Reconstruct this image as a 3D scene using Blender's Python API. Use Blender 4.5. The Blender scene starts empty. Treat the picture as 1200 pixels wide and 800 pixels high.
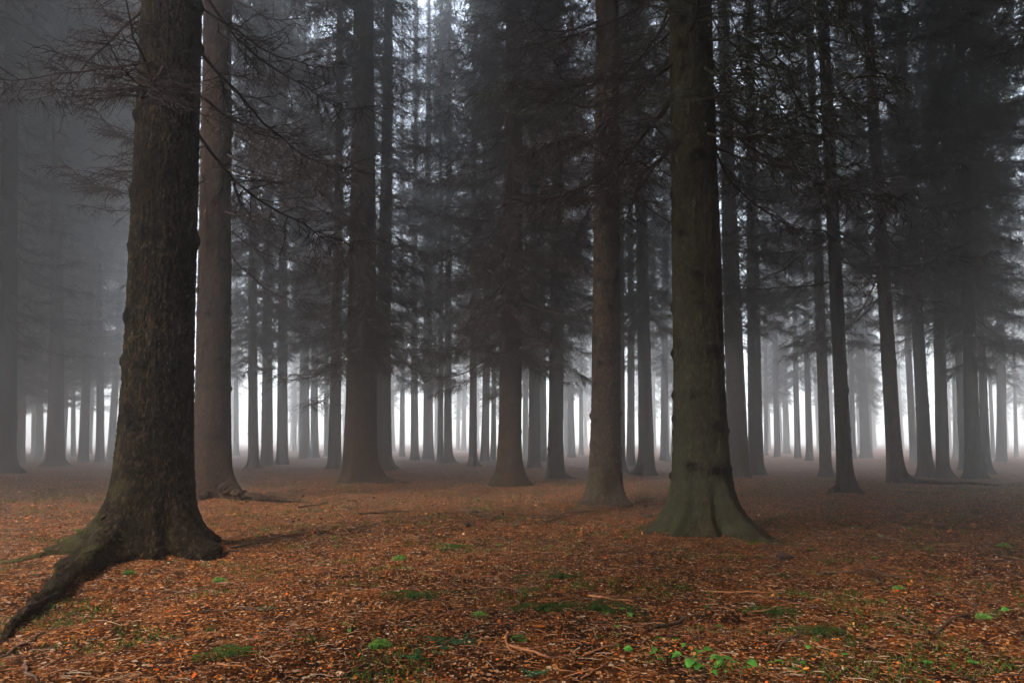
import bpy, math, random
import numpy as np
from mathutils import Vector, Matrix

R = math.radians
rng = np.random.default_rng(11)
random.seed(11)
S = bpy.context.scene
COL = S.collection

# ------------------------------------------------------------------ camera
CAM_H, PITCH, SHIFT_PX, F_PX = 1.1, math.atan(56 / 800), 61.0, 800.0
cam_data = bpy.data.cameras.new("camera")
cam = bpy.data.objects.new("camera", cam_data)
COL.objects.link(cam)
cam.location = (0, 0, CAM_H)
cam.rotation_euler = (math.pi / 2 + PITCH, 0, 0)
cam_data.sensor_width = 36
cam_data.lens = 36 * F_PX / 1200
cam_data.shift_y = SHIFT_PX / 1200
cam_data.clip_end = 2000
cam_data.clip_start = 0.05
S.camera = cam


def ray(px, py):
    """Direction in the world of a photo pixel."""
    a, b = (px - 600) / F_PX, (400 - py + SHIFT_PX) / F_PX
    return np.array([a, math.cos(PITCH) - b * math.sin(PITCH), math.sin(PITCH) + b * math.cos(PITCH)])


def on_ground(px, py, z=0.0):
    d = ray(px, py)
    k = (z - CAM_H) / d[2]
    return d[0] * k, d[1] * k


def at_depth(px, py, y):
    d = ray(px, py)
    k = y / d[1]
    return d[0] * k, CAM_H + d[2] * k


def project(x, y, z):
    v = np.array([x, y, z - CAM_H])
    f = v[1] * math.cos(PITCH) + v[2] * math.sin(PITCH)
    u = -v[1] * math.sin(PITCH) + v[2] * math.cos(PITCH)
    return 600 + F_PX * v[0] / f, 400 + SHIFT_PX - F_PX * u / f


# ------------------------------------------------------------------ noise and ground height
_perm = rng.random((256, 256))


def vnoise(x, y):
    xi, yi = np.floor(x).astype(int), np.floor(y).astype(int)
    fx, fy = x - xi, y - yi
    fx, fy = fx * fx * (3 - 2 * fx), fy * fy * (3 - 2 * fy)
    g = lambda a, b: _perm[a & 255, b & 255]
    return ((g(xi, yi) * (1 - fx) + g(xi + 1, yi) * fx) * (1 - fy)
            + (g(xi, yi + 1) * (1 - fx) + g(xi + 1, yi + 1) * fx) * fy) - 0.5


MOUNDS = []          # (x, y, height, radius) of the raised soil round the nearer trees


def ground_z(x, y, fine=True):
    x, y = np.asarray(x, float), np.asarray(y, float)
    z = 0.12 * vnoise(x / 3.1 + 7, y / 3.1 + 3) + 0.06 * vnoise(x / 1.3 + 17, y / 1.1 + 5) + 0.25 * vnoise(x / 14 + 40, y / 14 + 9) * np.clip((y - 9) / 15, 0, 1)
    for mx, my, h, r in MOUNDS:
        z = z + h * np.exp(-((x - mx) ** 2 + (y - my) ** 2) / (r * r))
    if fine:
        z = z + 0.045 * vnoise(x / 0.42, y / 0.42) + 0.022 * vnoise(x / 0.13, y / 0.13)
    return z


# ------------------------------------------------------------------ mesh helpers
def mesh_from(name, verts, quads=None, tris=None, smooth=True, cols=None):
    verts = np.asarray(verts, np.float32)
    me = bpy.data.meshes.new(name)
    loops, starts, totals = [], [], []
    pos = 0
    for f, n in ((quads, 4), (tris, 3)):
        if f is not None and len(f):
            f = np.asarray(f, np.int32)
            loops.append(f.ravel())
            starts.append(pos + np.arange(len(f), dtype=np.int32) * n)
            totals.append(np.full(len(f), n, np.int32))
            pos += f.size
    loops, starts, totals = np.concatenate(loops), np.concatenate(starts), np.concatenate(totals)
    me.vertices.add(len(verts))
    me.vertices.foreach_set("co", verts.ravel())
    me.loops.add(len(loops))
    me.loops.foreach_set("vertex_index", loops)
    me.polygons.add(len(starts))
    me.polygons.foreach_set("loop_start", starts)
    me.polygons.foreach_set("loop_total", totals)
    me.update(calc_edges=True)
    me.polygons.foreach_set("use_smooth", np.full(len(starts), smooth))
    if cols is not None:
        a = me.color_attributes.new("tint", "FLOAT_COLOR", "POINT")
        c = np.ones((len(verts), 4), np.float32)
        cols = np.asarray(cols, np.float32)
        c[:, :cols.shape[1]] = cols
        a.data.foreach_set("color", c.ravel())
    me.validate()
    return me


def link(name, me, mat=None, parent=None, loc=(0, 0, 0), rot=(0, 0, 0), scale=(1, 1, 1)):
    o = bpy.data.objects.new(name, me)
    COL.objects.link(o)
    if mat is not None and not me.materials:
        me.materials.append(mat)
    if parent is not None:
        o.parent = parent
    o.location, o.rotation_euler, o.scale = loc, rot, scale
    return o


def tag(o, label=None, cat=None, group=None, kind=None):
    for k, v in (("label", label), ("category", cat), ("group", group), ("kind", kind)):
        if v:
            o[k] = v
    return o


def empty(name, loc, rot=(0, 0, 0)):
    o = bpy.data.objects.new(name, None)
    COL.objects.link(o)
    o.location, o.rotation_euler = loc, rot
    o.empty_display_size = 0.2
    return o


class Soup:
    """Collects vertices and quads."""
    def __init__(self):
        self.v, self.q, self.c, self.n = [], [], [], 0

    def add(self, v, q, c=None):
        self.v.append(v)
        self.q.append(q + self.n)
        if c is not None:
            self.c.append(c)
        self.n += len(v)

    def mesh(self, name, smooth=True):
        return mesh_from(name, np.concatenate(self.v), np.concatenate(self.q), smooth=smooth,
                         cols=np.concatenate(self.c) if self.c else None)


def tubes(P, Rr, sides=3):
    """Tapered tubes along m polylines of n points: P (m,n,3), Rr (m,n)."""
    m, n, _ = P.shape
    T = np.gradient(P, axis=1)
    T /= np.linalg.norm(T, axis=2, keepdims=True) + 1e-9
    up = np.where(np.abs(T[..., 2:3]) > 0.9, np.array([1.0, 0, 0]), np.array([0, 0, 1.0]))
    A = np.cross(T, up)
    A /= np.linalg.norm(A, axis=2, keepdims=True) + 1e-9
    B = np.cross(T, A)
    ang = np.arange(sides) * 2 * np.pi / sides
    V = (P[:, :, None, :] + Rr[:, :, None, None] * (np.cos(ang)[None, None, :, None] * A[:, :, None, :]
                                                     + np.sin(ang)[None, None, :, None] * B[:, :, None, :]))
    idx = np.arange(m * n * sides).reshape(m, n, sides)
    a, b = idx[:, :-1, :], idx[:, 1:, :]
    Q = np.stack([a, np.roll(a, -1, 2), np.roll(b, -1, 2), b], -1).reshape(-1, 4)
    return V.reshape(-1, 3), Q


# ------------------------------------------------------------------ materials
def new_mat(name):
    m = bpy.data.materials.new(name)
    m.use_nodes = True
    nt = m.node_tree
    return m, nt, nt.nodes["Principled BSDF"]


def N(nt, typ, **kw):
    n = nt.nodes.new(typ)
    for k, v in kw.items():
        if k in n.inputs:
            n.inputs[k].default_value = v
        else:
            setattr(n, k, v)
    return n


def ramp(nt, src, stops):
    r = nt.nodes.new("ShaderNodeValToRGB")
    e = r.color_ramp.elements
    while len(e) < len(stops):
        e.new(0.5)
    for el, (p, c) in zip(e, stops):
        el.position = p
        el.color = (*c, 1)
    nt.links.new(src, r.inputs[0])
    return r.outputs[0]


def mix(nt, fac, a, b, mode="MIX"):
    n = nt.nodes.new("ShaderNodeMix")
    n.data_type, n.blend_type = "RGBA", mode
    for sock, v in ((n.inputs[0], fac), (n.inputs[6], a), (n.inputs[7], b)):
        if isinstance(v, (int, float)):
            sock.default_value = v
        elif isinstance(v, tuple):
            sock.default_value = (*v, 1)
        else:
            nt.links.new(v, sock)
    return n.outputs[2]


def math_node(nt, op, a, b=None, clamp=False):
    n = nt.nodes.new("ShaderNodeMath")
    n.operation, n.use_clamp = op, clamp
    for s, v in zip(n.inputs, (a, b)):
        if v is None:
            continue
        if isinstance(v, (int, float)):
            s.default_value = v
        else:
            nt.links.new(v, s)
    return n.outputs[0]


def bark_mat(name, base, light, dark, moss_amt, moss_col=(0.045, 0.06, 0.018), moss_h=1.2, scale=1.0, bump=0.6):
    m, nt, bs = new_mat(name)
    L = nt.links.new
    tc = N(nt, "ShaderNodeTexCoord")
    mp = N(nt, "ShaderNodeMapping")
    mp.inputs["Scale"].default_value = (scale, scale, scale * 0.62)
    L(tc.outputs["Object"], mp.inputs[0])
    warp = N(nt, "ShaderNodeTexNoise", Scale=9.0, Detail=3.0)
    L(mp.outputs[0], warp.inputs["Vector"])
    vadd = nt.nodes.new("ShaderNodeVectorMath")
    vadd.operation = "MULTIPLY_ADD"
    L(warp.outputs["Color"], vadd.inputs[0])
    vadd.inputs[1].default_value = (0.055, 0.055, 0.055)
    L(mp.outputs[0], vadd.inputs[2])
    v1 = N(nt, "ShaderNodeTexVoronoi", Scale=34.0)
    v1.feature = "DISTANCE_TO_EDGE"
    L(vadd.outputs[0], v1.inputs["Vector"])
    v2 = N(nt, "ShaderNodeTexVoronoi", Scale=34.0)
    L(vadd.outputs[0], v2.inputs["Vector"])
    v3 = N(nt, "ShaderNodeTexVoronoi", Scale=85.0)
    L(vadd.outputs[0], v3.inputs["Vector"])
    nz = N(nt, "ShaderNodeTexNoise", Scale=2.2, Detail=6.0, Roughness=0.65)
    L(mp.outputs[0], nz.inputs["Vector"])
    nf = N(nt, "ShaderNodeTexNoise", Scale=120.0, Detail=4.0, Roughness=0.7)
    L(mp.outputs[0], nf.inputs["Vector"])
    edge = ramp(nt, v1.outputs["Distance"], [(0.0, (0, 0, 0)), (0.16, (1, 1, 1))])
    cell = N(nt, "ShaderNodeSeparateColor")
    L(v2.outputs["Color"], cell.inputs[0])
    c = mix(nt, math_node(nt, "POWER", cell.outputs[0], 2.6), base, light)
    big = ramp(nt, nz.outputs["Fac"], [(0.35, (0, 0, 0)), (0.68, (1, 1, 1))])
    c = mix(nt, math_node(nt, "MULTIPLY", big, 0.55), c, dark)
    fine = ramp(nt, nf.outputs["Fac"], [(0.3, (0.55, 0.55, 0.55)), (0.7, (1.3, 1.3, 1.3))])
    c = mix(nt, 1.0, c, fine, "MULTIPLY")
    inv = math_node(nt, "SUBTRACT", 1.0, edge)
    c = mix(nt, math_node(nt, "MULTIPLY", inv, 0.75), c, dark)
    # moss and algae: patches of their own, thicker near the root collar and on the weather side
    mz = N(nt, "ShaderNodeTexNoise", Scale=3.4, Detail=7.0, Roughness=0.7)
    L(tc.outputs["Object"], mz.inputs["Vector"])
    sep = N(nt, "ShaderNodeSeparateXYZ")
    L(tc.outputs["Object"], sep.inputs[0])
    hgt = nt.nodes.new("ShaderNodeMapRange")
    L(sep.outputs["Z"], hgt.inputs[0])
    hgt.inputs[1].default_value, hgt.inputs[2].default_value = 0.0, moss_h
    hgt.inputs[3].default_value, hgt.inputs[4].default_value = 0.11, 0.0
    side = math_node(nt, "MULTIPLY", sep.outputs["X"], -0.22)
    f = math_node(nt, "ADD", mz.outputs["Fac"], math_node(nt, "ADD", hgt.outputs[0], side))
    mm = nt.nodes.new("ShaderNodeMapRange")
    L(f, mm.inputs[0])
    mm.inputs[1].default_value, mm.inputs[2].default_value = 0.62 - moss_amt * 0.5, 0.86 - moss_amt * 0.3
    mm.clamp = True
    mcol = mix(nt, nf.outputs["Fac"], tuple(x * 0.5 for x in moss_col), tuple(x * 1.5 for x in moss_col))
    c = mix(nt, math_node(nt, "MULTIPLY", mm.outputs[0], 0.85), c, mcol)
    # branch scars and old stub collars come from the mesh
    at = N(nt, "ShaderNodeAttribute", attribute_name="tint")
    c = mix(nt, at.outputs["Fac"], (0.0015, 0.0012, 0.001), c)
    L(c, bs.inputs["Base Color"])
    bs.inputs["Roughness"].default_value = 0.92
    bs.inputs["Specular IOR Level"].default_value = 0.04
    h = math_node(nt, "ADD", math_node(nt, "MULTIPLY", edge, 0.7), math_node(nt, "MULTIPLY", cell.outputs[1], 0.5))
    h = math_node(nt, "ADD", h, math_node(nt, "MULTIPLY", v3.outputs["Distance"], 0.5))
    h = math_node(nt, "ADD", h, math_node(nt, "MULTIPLY", nf.outputs["Fac"], 0.5))
    b = N(nt, "ShaderNodeBump", Strength=bump, Distance=0.012)
    L(h, b.inputs["Height"])
    L(b.outputs[0], bs.inputs["Normal"])
    return m


BARK_DARK = bark_mat("bark_dark", (0.0085, 0.0055, 0.003), (0.072, 0.047, 0.022), (0.0020, 0.0014, 0.0009), 0.05, (0.045, 0.042, 0.012), 1.3, 1.0, 0.9)
BARK_BROWN = bark_mat("bark_brown", (0.031, 0.0175, 0.0108), (0.115, 0.066, 0.040), (0.007, 0.0045, 0.003), 0.0, (0.05, 0.055, 0.022), 1.0, 1.0, 0.6)
BARK_MOSSY = bark_mat("bark_mossy", (0.034, 0.0245, 0.0125), (0.125, 0.092, 0.048), (0.009, 0.006, 0.0035), 0.34, (0.040, 0.042, 0.022), 2.6, 1.15, 0.5)
BARK_SPECK = bark_mat("bark_speckled", (0.050, 0.029, 0.018), (0.19, 0.128, 0.082), (0.010, 0.0065, 0.0045), 0.06, (0.06, 0.058, 0.025), 2.0, 1.0, 0.7)


def simple_mat(name, c0, c1, scale=8.0, rough=0.9, spec=0.06, tint=False, transl=0.0):
    m, nt, bs = new_mat(name)
    tc = N(nt, "ShaderNodeTexCoord")
    nz = N(nt, "ShaderNodeTexNoise", Scale=scale, Detail=4.0)
    nt.links.new(tc.outputs["Object"], nz.inputs["Vector"])
    c = ramp(nt, nz.outputs["Fac"], [(0.32, c0), (0.68, c1)])
    if tint:
        at = N(nt, "ShaderNodeAttribute", attribute_name="tint")
        c = mix(nt, 1.0, c, at.outputs["Color"], "MULTIPLY")
    nt.links.new(c, bs.inputs["Base Color"])
    bs.inputs["Roughness"].default_value = rough
    bs.inputs["Specular IOR Level"].default_value = spec
    if transl:
        t = N(nt, "ShaderNodeBsdfTranslucent")
        nt.links.new(c, t.inputs["Color"])
        ms = N(nt, "ShaderNodeMixShader", Fac=transl)
        nt.links.new(bs.outputs[0], ms.inputs[1])
        nt.links.new(t.outputs[0], ms.inputs[2])
        nt.links.new(ms.outputs[0], nt.nodes["Material Output"].inputs["Surface"])
    return m


TWIG = simple_mat("dead_twig", (0.016, 0.011, 0.010), (0.045, 0.030, 0.025), 5.0)
NEEDLE = simple_mat("spruce_needles", (0.020, 0.032, 0.014), (0.050, 0.075, 0.030), 1.5, 0.7)
DARK_NEEDLE = simple_mat("dark_needled_twig", (0.020, 0.022, 0.014), (0.050, 0.050, 0.030), 3.0)
LEAF = simple_mat("seedling_leaf", (0.025, 0.12, 0.014), (0.09, 0.26, 0.035), 45.0, 0.7, 0.1, transl=0.35)
STEM = simple_mat("seedling_stem", (0.10, 0.07, 0.03), (0.12, 0.11, 0.04), 30.0)
MOSS = simple_mat("moss", (0.035, 0.075, 0.012), (0.09, 0.16, 0.03), 40.0, 0.95, tint=True)
FLAKE = simple_mat("litter_flakes", (0.8, 0.8, 0.8), (1.15, 1.15, 1.15), 60.0, 0.75, 0.06, tint=True)
FALLEN = simple_mat("fallen_wood", (0.045, 0.026, 0.017), (0.12, 0.065, 0.040), 14.0, 0.85)
FALLEN_RED = simple_mat("fallen_bark_strip", (0.20, 0.075, 0.030), (0.36, 0.15, 0.065), 18.0, 0.75)
CONE = simple_mat("spruce_cone", (0.025, 0.016, 0.011), (0.08, 0.045, 0.028), 60.0, 0.9)


def ground_mat():
    m, nt, bs = new_mat("needle_litter")
    L = nt.links.new
    tc = N(nt, "ShaderNodeTexCoord")
    P = tc.outputs["Object"]

    def noise(scale, detail=5.0, rough=0.6):
        n = N(nt, "ShaderNodeTexNoise", Scale=scale, Detail=detail, Roughness=rough)
        L(P, n.inputs["Vector"])
        return n.outputs["Fac"]
    n1, n2, n3 = noise(0.55), noise(4.5), noise(38.0, 4.0, 0.75)
    c = ramp(nt, n3, [(0.37, (0.008, 0.004, 0.002)), (0.50, (0.070, 0.022, 0.006)), (0.60, (0.22, 0.070, 0.014)), (0.72, (0.42, 0.155, 0.036))])
    patch = ramp(nt, n2, [(0.38, (0.25, 0.24, 0.24)), (0.60, (1.2, 1.12, 1.0))])
    c = mix(nt, 1.0, c, patch, "MULTIPLY")
    broad = ramp(nt, n1, [(0.35, (0.5, 0.5, 0.5)), (0.62, (1.25, 1.18, 1.1))])
    c = mix(nt, 1.0, c, broad, "MULTIPLY")
    # single scales and bits of husk between the needles
    for scale, p, cols in ((62.0, 0.66, [(0.0, (0.30, 0.105, 0.032)), (0.5, (0.46, 0.20, 0.075)), (1.0, (0.50, 0.36, 0.24))]),
                           (30.0, 0.80, [(0.0, (0.36, 0.11, 0.028)), (0.6, (0.50, 0.24, 0.10)), (1.0, (0.55, 0.42, 0.30))])):
        v = N(nt, "ShaderNodeTexVoronoi", Scale=scale)
        L(P, v.inputs["Vector"])
        s = N(nt, "ShaderNodeSeparateColor")
        L(v.outputs["Color"], s.inputs[0])
        on = math_node(nt, "MULTIPLY", math_node(nt, "GREATER_THAN", s.outputs[0], p), math_node(nt, "LESS_THAN", v.outputs["Distance"], 0.42))
        c = mix(nt, math_node(nt, "MULTIPLY", on, 0.8), c, ramp(nt, s.outputs[1], cols))
    # moss films
    mo = noise(1.7, 8.0, 0.75)
    mf = ramp(nt, mo, [(0.60, (0, 0, 0)), (0.70, (1, 1, 1))])
    mf = math_node(nt, "MULTIPLY", mf, ramp(nt, n3, [(0.35, (0, 0, 0)), (0.6, (1, 1, 1))]))
    c = mix(nt, math_node(nt, "MULTIPLY", mf, 0.7), c, (0.045, 0.060, 0.016))
    L(c, bs.inputs["Base Color"])
    bs.inputs["Roughness"].default_value = 0.85
    bs.inputs["Specular IOR Level"].default_value = 0.04
    hh = math_node(nt, "ADD", math_node(nt, "MULTIPLY", n3, 1.0), math_node(nt, "MULTIPLY", n2, 0.6))
    b = N(nt, "ShaderNodeBump", Strength=0.9, Distance=0.03)
    L(hh, b.inputs["Height"])
    L(b.outputs[0], bs.inputs["Normal"])
    return m


GROUND = ground_mat()

# ------------------------------------------------------------------ branches
def branch_soup(soup, seed, L=2.2, n_sec=26, n_ter=9, r0=0.016, r_ter=0.003, droop=0.22, lift=0.16, ter_len=(0.08, 0.32),
                M=None, needles=False, bare=0.12):
    """One bough along +x: a sagging axis, side twigs in a flattened fan, hanging twiglets on each. M places it (4x4)."""
    g = np.random.default_rng(seed)
    n = 9
    t = np.linspace(0, 1, n)
    main = np.zeros((1, n, 3))
    main[0, :, 0] = L * t
    main[0, :, 1] = L * 0.06 * np.cumsum(g.normal(0, 0.35, n))
    main[0, :, 2] = -droop * L * np.sin(t * 1.9) + lift * L * t ** 2.4 + np.cumsum(g.normal(0, 0.010, n)) * L
    main[0, 0] = 0
    rm = np.interp(t, [0, 1], [r0, r0 * 0.18])[None]
    parts = [tubes(main, rm, 5)]
    ts = np.sort(g.uniform(bare, 0.99, n_sec))
    base = np.stack([np.interp(ts, t, main[0, :, k]) for k in range(3)], 1)
    sgn = np.where(np.arange(n_sec) % 2 == 0, 1, -1)
    ang = np.radians(g.uniform(38, 78, n_sec)) * sgn
    ln = L * g.uniform(0.16, 0.46, n_sec) * (1.05 - 0.62 * ts)
    d = np.stack([np.cos(ang), np.sin(ang), g.uniform(-0.35, 0.2, n_sec)], 1)
    s = np.linspace(0, 1, 5)
    sec = base[:, None] + d[:, None] * (s[None, :, None] * ln[:, None, None])
    sec[:, :, 2] += -g.uniform(0.05, 0.45, n_sec)[:, None] * ln[:, None] * s ** 2 + g.uniform(0, 0.28, n_sec)[:, None] * ln[:, None] * s ** 3
    sec[:, 1:] += g.normal(0, 0.03, (n_sec, 4, 3)) * ln[:, None, None]
    rs = np.linspace(1, 0.35, 5)[None] * (r_ter * 2.1 * np.ones(n_sec))[:, None]
    parts.append(tubes(sec, rs, 3))
    nt = n_sec * n_ter
    si = np.repeat(np.arange(n_sec), n_ter)
    tt = g.uniform(0.08, 1.0, nt)
    k = np.clip((tt * 4).astype(int), 0, 3)
    f = (tt * 4 - k)[:, None]
    b = sec[si, k] * (1 - f) + sec[si, k + 1] * f
    dd = d[si]
    perp = np.stack([-dd[:, 1], dd[:, 0], np.zeros(nt)], 1) * np.where(g.random(nt) < 0.5, 1, -1)[:, None]
    td = dd * 0.75 + perp * g.uniform(0.3, 0.95, nt)[:, None] + np.stack([g.normal(0, .2, nt), g.normal(0, .2, nt), g.uniform(-0.9, 0.3, nt)], 1)
    td /= np.linalg.norm(td, axis=1, keepdims=True)
    tl = g.uniform(*ter_len, nt) * (1.15 - 0.5 * tt)
    s3 = np.linspace(0, 1, 3)
    ter = b[:, None] + td[:, None] * (s3[None, :, None] * tl[:, None, None])
    ter[:, 1] += g.normal(0, 0.07, (nt, 3)) * tl[:, None]
    ter[:, 2, 2] -= g.uniform(0, 0.35, nt) * tl
    rt = np.array([1, 0.8, 0.35])[None] * (r_ter * np.ones(nt))[:, None]
    if needles:
        rt = np.array([0.7, 1.0, 0.25])[None] * (r_ter * g.uniform(0.7, 1.3, nt))[:, None]
    parts.append(tubes(ter, rt, 3))
    for v, q in parts:
        if M is not None:
            v = v @ M[:3, :3].T + M[:3, 3]
        soup.add(v, q)


def place_matrix(az, pitch, r, z, sc=1.0, roll=0.0):
    m = (Matrix.Rotation(az, 4, "Z") @ Matrix.Translation((r, 0, z)) @ Matrix.Rotation(-pitch, 4, "Y") @ Matrix.Rotation(roll, 4, "X") @ Matrix.Scale(sc, 4))
    return np.array(m)


TREE_H = 33.0


def trunk_r(z, H=TREE_H):
    """Relative radius (1 at breast height)."""
    return np.clip(1 - (z - 1.3) / (H + 1.5), 0.02, 1.2) ** 0.92


def dead_crown(seed, z0=4.6, z1=15.0, r_bh=0.27, dens=1.0, step=1.0, r_ter=0.0044):
    s = Soup()
    g = np.random.default_rng(seed)
    z = z0
    while z < z1:
        k = max(2, int(g.integers(4, 7) * dens))
        f = (z - z0) / (z1 - z0)
        a0 = g.uniform(0, 6.28)
        for i in range(k):
            L = g.uniform(1.5, 2.6) * (0.72 + 0.45 * min(1, f * 2.0))
            if f < 0.12 and g.random() < 0.5:
                L *= 0.5
            branch_soup(s, int(g.integers(1e9)), L, n_sec=21, n_ter=10, r0=0.018, r_ter=r_ter, droop=g.uniform(0.1, 0.34), lift=g.uniform(0.02, 0.2),
                        ter_len=(0.1, 0.38), M=place_matrix(a0 + i * 6.283 / k + g.normal(0, 0.25), g.uniform(-0.5, 0.02), r_bh * trunk_r(z) * 0.8, z + g.normal(0, 0.12), roll=g.normal(0, 0.25)))
        z += g.uniform(0.30, 0.50) * step
    return s.mesh("dead_branches")


def live_crown(seed, z0=14.0, z1=TREE_H + 1.2, r_bh=0.27):
    s = Soup()
    g = np.random.default_rng(seed)
    z = z0
    while z < z1:
        f = (z - z0) / (z1 - z0)
        k = 6 if f < 0.8 else 4
        a0 = g.uniform(0, 6.28)
        for i in range(k):
            L = (0.35 + 3.9 * (1 - f) ** 0.75) * g.uniform(0.75, 1.15)
            branch_soup(s, int(g.integers(1e9)), L, n_sec=16, n_ter=7, r0=0.02, r_ter=0.030, droop=g.uniform(0.12, 0.3), lift=g.uniform(0.1, 0.3),
                        ter_len=(0.18, 0.5), needles=True, M=place_matrix(a0 + i * 6.283 / k + g.normal(0, 0.2), 0.3 * f - 0.15, 0.05, z + g.normal(0, 0.1)))
        z += g.uniform(0.48, 0.72)
    return s.mesh("live_crown")


N_DEAD, N_LIVE = 5, 4
DEADS = [dead_crown(100 + i, z0=[4.4, 5.2, 4.8, 6.0, 5.4][i], z1=20.5) for i in range(N_DEAD)]
UPPER = [dead_crown(120 + i, z0=9.2, z1=20.5) for i in range(3)]
SKIRT = [dead_crown(140 + i, z0=3.5, z1=13.5, dens=0.9, step=2.0, r_ter=0.0058) for i in range(2)]
LIVES = [live_crown(200 + i, z0=19.0) for i in range(N_LIVE)]
LOW = [live_crown(220 + i, z0=13.5) for i in range(3)]
YOUNG = [live_crown(240 + i, z0=0.7, z1=13.0) for i in range(2)]
for me in DEADS + UPPER + SKIRT:
    me.materials.append(TWIG)
for me in LIVES + LOW + YOUNG:
    me.materials.append(NEEDLE)


def near_branch(seed, L, needles=False, **kw):
    s = Soup()
    a = dict(n_sec=34, n_ter=12, r0=0.022, r_ter=0.0040, droop=0.2, lift=0.14, ter_len=(0.06, 0.30))
    if needles:
        a.update(n_sec=30, n_ter=12, r_ter=0.0055, needles=True, ter_len=(0.06, 0.22))
    a.update(kw)
    branch_soup(s, seed, L, **a)
    me = s.mesh("branch")
    me.materials.append(DARK_NEEDLE if needles else TWIG)
    return me


NEAR = [near_branch(300 + i, 2.2 + 0.12 * (i % 4), droop=[.12, .3, .2, .38, .05, .25, .16, .33][i], lift=[.1, .22, .05, .2, .08, .02, .25, .12][i],
                    n_sec=[34, 28, 38, 30, 18, 34, 26, 36][i]) for i in range(8)]
NEEDLED = [near_branch(330 + i, 2.4, needles=True, droop=[.1, .22, .3][i], lift=.12) for i in range(3)]

# ------------------------------------------------------------------ trunks
def trunk_mesh(seed, r_bh, detail=1, lobes=(), flare=1.0, H=TREE_H, knots=True, bend=0.0):
    """detail 2 = close by, 1 = middle, 0 = far. lobes: (azimuth, strength, half width in rad, height)."""
    g = np.random.default_rng(seed)
    seg = {3: 230, 2: 128, 1: 40, 0: 16}[detail]
    fine_ = detail >= 2
    if fine_:
        zs = np.concatenate([np.linspace(-0.25, 7.0, 620 if detail == 3 else 330), np.linspace(7.3, H, 40)])
    elif detail == 1:
        zs = np.concatenate([np.linspace(-0.3, 1.6, 26), np.linspace(1.7, 12, 100), np.linspace(12.5, H, 26)])
    else:
        zs = np.concatenate([np.linspace(-0.3, 1.5, 10), np.linspace(1.9, 12, 24), np.linspace(13, H, 12)])
    th = np.linspace(0, 2 * np.pi, seg, endpoint=False)
    Z, T = np.meshgrid(zs, th, indexing="ij")
    zz = np.maximum(Z, 0)
    rad = r_bh * trunk_r(np.maximum(zz, 0.3), H)
    lob = np.zeros_like(Z)
    p = g.uniform(0, 6.28, 6)
    ribs = 0.5 + 0.5 * np.cos(5 * T + p[0] + 0.6 * np.sin(T + p[1]))
    rad = rad + r_bh * flare * (0.42 * np.exp(-zz / 0.17) * (0.45 + 0.9 * ribs) + 0.16 * np.exp(-zz / 0.75))
    for az, st, wd, hh in lobes:
        da = np.angle(np.exp(1j * (T - az)))
        rad = rad + r_bh * st * np.exp(-(da / wd) ** 2) * np.exp(-zz / hh)
    rad *= 1 + 0.025 * np.cos(2 * T + p[2] + zz * 0.2) + 0.018 * np.cos(3 * T + p[3] - zz * 0.35) + 0.012 * np.sin(zz * 2.1 + p[4])
    u, w = np.cos(T) * 3, np.sin(T) * 3
    rad = rad + 0.03 * r_bh * (vnoise(T * 6 + seed, Z * 1.7) + vnoise(u * 2 + seed, w * 2 + Z * 2.6))
    if fine_:
        wrap = np.minimum(T, 2 * np.pi - T)
        fade = np.clip(wrap / 0.25, 0, 1)
        amp = 1.0 if detail == 3 else 0.8
        n1 = vnoise(T * 15 + 0.8 * vnoise(T * 5, Z * 9), Z * 13 + 31)
        n2 = vnoise(T * 31 + 9, Z * 33)
        plate = np.clip(np.abs(n1) * 7, 0, 1) * 0.7 + np.clip(np.abs(n2) * 6, 0, 1) * 0.3
        rad = rad + amp * (0.010 * plate + 0.012 * vnoise(T * 17, Z * 16) + 0.010 * vnoise(T * 38 + 9, Z * 34)) * fade
    cr = np.ones_like(Z)
    if fine_:
        cr = cr - 0.55 * (1 - plate) * fade
    if knots:
        z = g.uniform(0.7, 1.2)
        ks = 2.1 if detail == 3 else 1.75 if fine_ else 1.25 if detail else 1.3
        while z < 12:
            k0 = g.uniform(0, 6.28)
            band = np.exp(-((Z - z + 0.03 * np.sin(2 * T + z * 9)) / (0.05 * ks)) ** 2) * (0.5 + 0.8 * vnoise(T * 3, Z * 0 + z * 7))
            cr = np.minimum(cr, 1 - 0.55 * np.clip(band, 0, 1))
            for i in range(int(g.integers(4, 7))):
                a, kz = k0 + i * 6.283 / 5 + g.normal(0, 0.3), z + g.normal(0, 0.06)
                kr = g.uniform(0.032, 0.060) * ks
                da = np.angle(np.exp(1j * (T - a))) * r_bh
                d2 = (da ** 2 + ((Z - kz) * 1.25) ** 2) / kr ** 2
                rad = rad + np.exp(-d2 * 2.2) * min(kr, 0.06) * g.uniform(0.3, 0.8) - np.exp(-d2 * 14) * 0.02
                cr = np.minimum(cr, 1 - 1.1 * np.exp(-d2 ** 1.5) * g.uniform(0.65, 1.0))
            z += g.uniform(0.30, 0.62) * (1.25 if detail == 3 else 1)
        cr = np.clip(cr, 0, 1)
    bx = bend * np.sin(zz / 5.0)
    by = 0.5 * bend * np.sin(zz / 4.0 + 1) - 0.5 * bend * math.sin(1)
    V = np.stack([rad * np.cos(T) + bx, rad * np.sin(T) + by, Z], -1).reshape(-1, 3)
    nz = len(zs)
    idx = np.arange(nz * seg).reshape(nz, seg)
    a, b = idx[:-1], idx[1:]
    Q = np.stack([a, np.roll(a, -1, 1), np.roll(b, -1, 1), b], -1).reshape(-1, 4)
    c = cr.reshape(-1)
    return mesh_from("trunk", V, Q, cols=np.stack([c, c, c], 1))


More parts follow.
